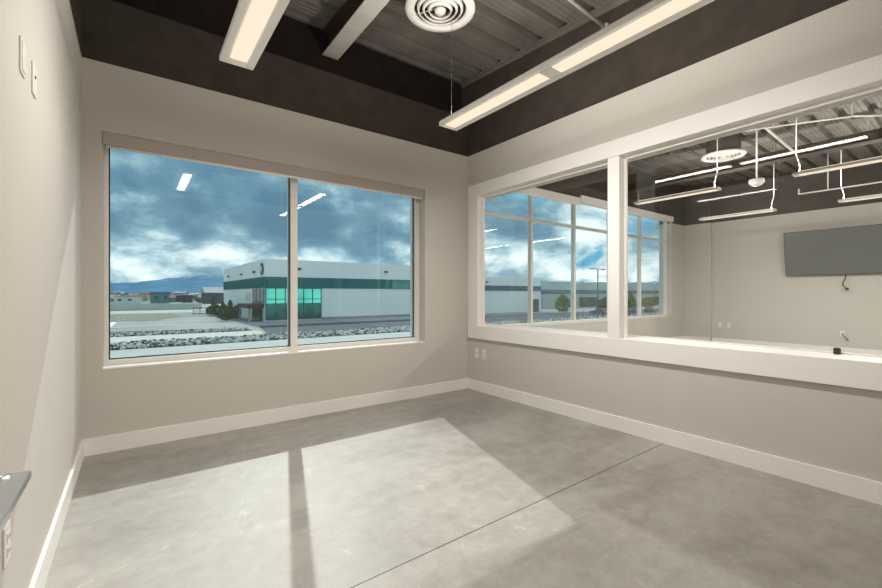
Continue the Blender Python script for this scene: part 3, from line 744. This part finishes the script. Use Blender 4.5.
# ------------------------------------------------------------------ cars
GLD = paint('car_glass', (.02, .03, .04), .08, .05, 1, spec=.8)
TYRE = paint('tyre_rubber', (.02, .02, .02), .8, .05, 1)
def car(x, y, rz, col, label):
    cm = paint('car_paint', col, .25, .02, 1, spec=.6)
    o = empty('car', (x, y, GZ + .05), rz); tag(o, label, 'car')
    body = [(-2.25, .3), (-2.3, .72), (-2.05, .92), (-1.2, .98), (1.0, .95), (2.1, .8), (2.28, .55), (2.25, .3)]
    MB().prism(body, 'y', -.88, .88).build('body', cm, o, bevel=.06)
    MB().prism([(-1.85, .93), (-1.25, 1.40), (.25, 1.42), (1.05, .93)], 'y', -.76, .76).build('windows', GLD, o, bevel=.04)
    MB().prism([(-1.3, 1.39), (-1.1, 1.46), (.1, 1.47), (.3, 1.41)], 'y', -.72, .72).build('roof', cm, o, bevel=.03)
    for wx in (-1.4, 1.4):
        for s in (-1, 1):
            wq = MB().tube((wx, s * .70, .32), (wx, s * .91, .32), .33, n=20).build('wheel', TYRE, o)
            MB().tube((wx, s * .905, .32), (wx, s * .925, .32), .2, n=14).build('hub_cap', CHROME, wq)
    for s in (-1, 1): MB().box(2.2, 2.3, s * .62 - .16, s * .62 + .16, .6, .72).build('headlamp', CURB, o)
car(.85, 26.3, -math.pi / 2, (.25, .42, .62), 'pale blue car parked directly below the office window')
car(85, 54, 1.3, (.05, .06, .07), 'dark car parked beside the light pole')
car(98, 53.4, .5, (.06, .08, .10), 'dark car at the left edge of the second interior pane')
car(107.5, 54, .3, (.03, .05, .07), 'dark car parked right of the other near the far window edge')

# ------------------------------------------------------------------ far town and mountains
rt = random.Random(11)
HM = [omat('house_white', (.62, .66, .66)), omat('house_dark', (.08, .10, .12)), omat('house_teal', (.12, .24, .26)), omat('house_brown', (.25, .17, .14)), omat('house_grey', (.35, .38, .40))]
RM = [omat('roof_grey', (.35, .38, .4)), omat('roof_dark', (.07, .08, .10)), omat('roof_rust', (.20, .12, .10))]
def house(x, y, wd, dp, hh, wm, rm, label, group=None, name='distant_building', gable=True):
    o = empty(name, (x, y, GZ)); tag(o, label, 'building', group)
    MB().box(-wd / 2, wd / 2, -dp / 2, dp / 2, 0, hh).build('walls', wm, o)
    if gable: MB().prism([(-dp / 2 - .5, hh), (0, hh + dp * .18), (dp / 2 + .5, hh)], 'x', -wd / 2 - .4, wd / 2 + .4).build('roof', rm, o)
    else: MB().box(-wd / 2 - .4, wd / 2 + .4, -dp / 2 - .4, dp / 2 + .4, hh, hh + .5).build('roof', rm, o)
    m_ = MB()
    for k in range(max(2, int(wd / 4))): m_.box(-wd / 2 + 1.5 + k * 4, -wd / 2 + 3 + k * 4, -dp / 2 - .05, -dp / 2, hh * .4, hh * .7)
    m_.build('window_row', HM[1], o)
house(-2.4, 262, 11, 9, 3.4, HM[0], RM[0], 'long white low building at the left of the distant row', gable=False)
house(11, 262, 8, 8, 5.2, HM[2], RM[1], 'dark teal block in the middle of the distant row', gable=False)
house(33.5, 238, 11, 16, 5.4, HM[1], RM[0], 'dark open-sided hall with a pale roof beside the warehouse', gable=True)
spots = []
def free(x, y, r):
    if any((x - p) ** 2 + (y - q) ** 2 < (r + t) ** 2 for p, q, t in spots): return False
    spots.append((x, y, r)); return True
for (x, y, r) in ((-2.4, 262, 8), (11, 262, 9), (33.5, 238, 12)): spots.append((x, y, r))
WN = ['white', 'dark', 'dull teal', 'brownish', 'grey']; RN = ['grey', 'dark', 'rust']
k = 0
while k < 32:
    y = rt.uniform(256, 400); x = (rt.uniform(-10, 40)) * y / 300; wd, dp = rt.uniform(4, 9), rt.uniform(5, 8)
    if not free(x, y, math.hypot(wd, dp) / 2 + 1.2): continue
    i, j = rt.choice((0, 1, 1, 2, 3, 4)), rt.choice((0, 1, 1, 2))
    house(x, y, wd, dp, rt.uniform(2.2, 4.0) + (y - 256) * .012, HM[i], RM[j], 'small %s building with a %s roof in the distant row below the mountain' % (WN[i], RN[j]), 'distant row of buildings', gable=rt.random() < .7); k += 1
k = 0
while k < 24:
    y = rt.uniform(262, 420); x = (rt.uniform(-10, 40)) * y / 300; r = rt.uniform(1.4, 2.8)
    if not free(x, y, r + .8): continue
    yl = rt.random() < .3
    shrub(x, y, r, rt.uniform(4, 6.2), LEAFY if yl else LEAFD, False, 'small %s tree among the distant low buildings' % ('yellowish' if yl else 'dark green'), 'distant trees', 'tree', 90); k += 1
# low green hills
hl = MB()
for k in range(60):
    x0 = -400 + k * 60; y0 = 900
    hgt = 4.5 + 3.0 * math.sin(k * .9) + 2 * math.sin(k * 2.3)
    hl.add([(x0, y0, GZ), (x0 + 60, y0, GZ), (x0 + 60, y0 + 150, GZ + 4.5 + 3.0 * math.sin((k + 1) * .9) + 2 * math.sin((k + 1) * 2.3)), (x0, y0 + 150, GZ + hgt)], [(0, 1, 2, 3)])
o = hl.build('ground_hills', omat('green_slope', (.22, .27, .14), .95, .4, .01)); tag(o, 'low green slopes below the mountain', kind='structure')
def mountain():
    import mathutils
    prof = [(-3000, 60), (-260, 55), (-130, 68), (0, 72), (80, 95), (170, 108), (330, 122), (470, 128), (600, 122), (770, 142), (900, 150), (1060, 150), (1250, 140), (1600, 130), (2400, 120), (3200, 130), (4300, 145), (5200, 165), (6200, 190), (7000, 160), (9000, 120)]
    def hp(x):
        for (a, ha), (b, hb) in zip(prof, prof[1:]):
            if a <= x <= b: return ha + (hb - ha) * (x - a) / (b - a)
        return 60
    mb = MB(); nx, ny = 300, 14; vs = []; fs = []
    for j in range(ny + 1):
        for i in range(nx + 1):
            x = -3000 + 12000 * i / nx; t = j / ny; y = 3000 - 900 * (1 - t) * 1.0
            nz = mathutils.noise.fractal(Vector((x / 240, y / 200, 3.1)), 1.0, 2.2, 5)
            z = GZ - 5 + hp(x * 3000 / max(y, 1)) * (t ** .75) * (1 + .10 * nz) + 14 * nz * t
            vs.append((x, y, z))
    for j in range(ny):
        for i in range(nx): a = j * (nx + 1) + i; fs.append((a, a + 1, a + nx + 2, a + nx + 1))
    b0 = len(vs)
    for i in range(nx + 1): vs.append((-3000 + 12000 * i / nx, 3600, GZ - 5))
    for i in range(nx): a = ny * (nx + 1) + i; fs.append((a, a + 1, b0 + i + 1, b0 + i))
    mb.add(vs, fs); o = mb.build('horizon_mountains', HORIZ, smooth=True); tag(o, 'long haze-blue mountain range under the clouds on the horizon', 'mountains')
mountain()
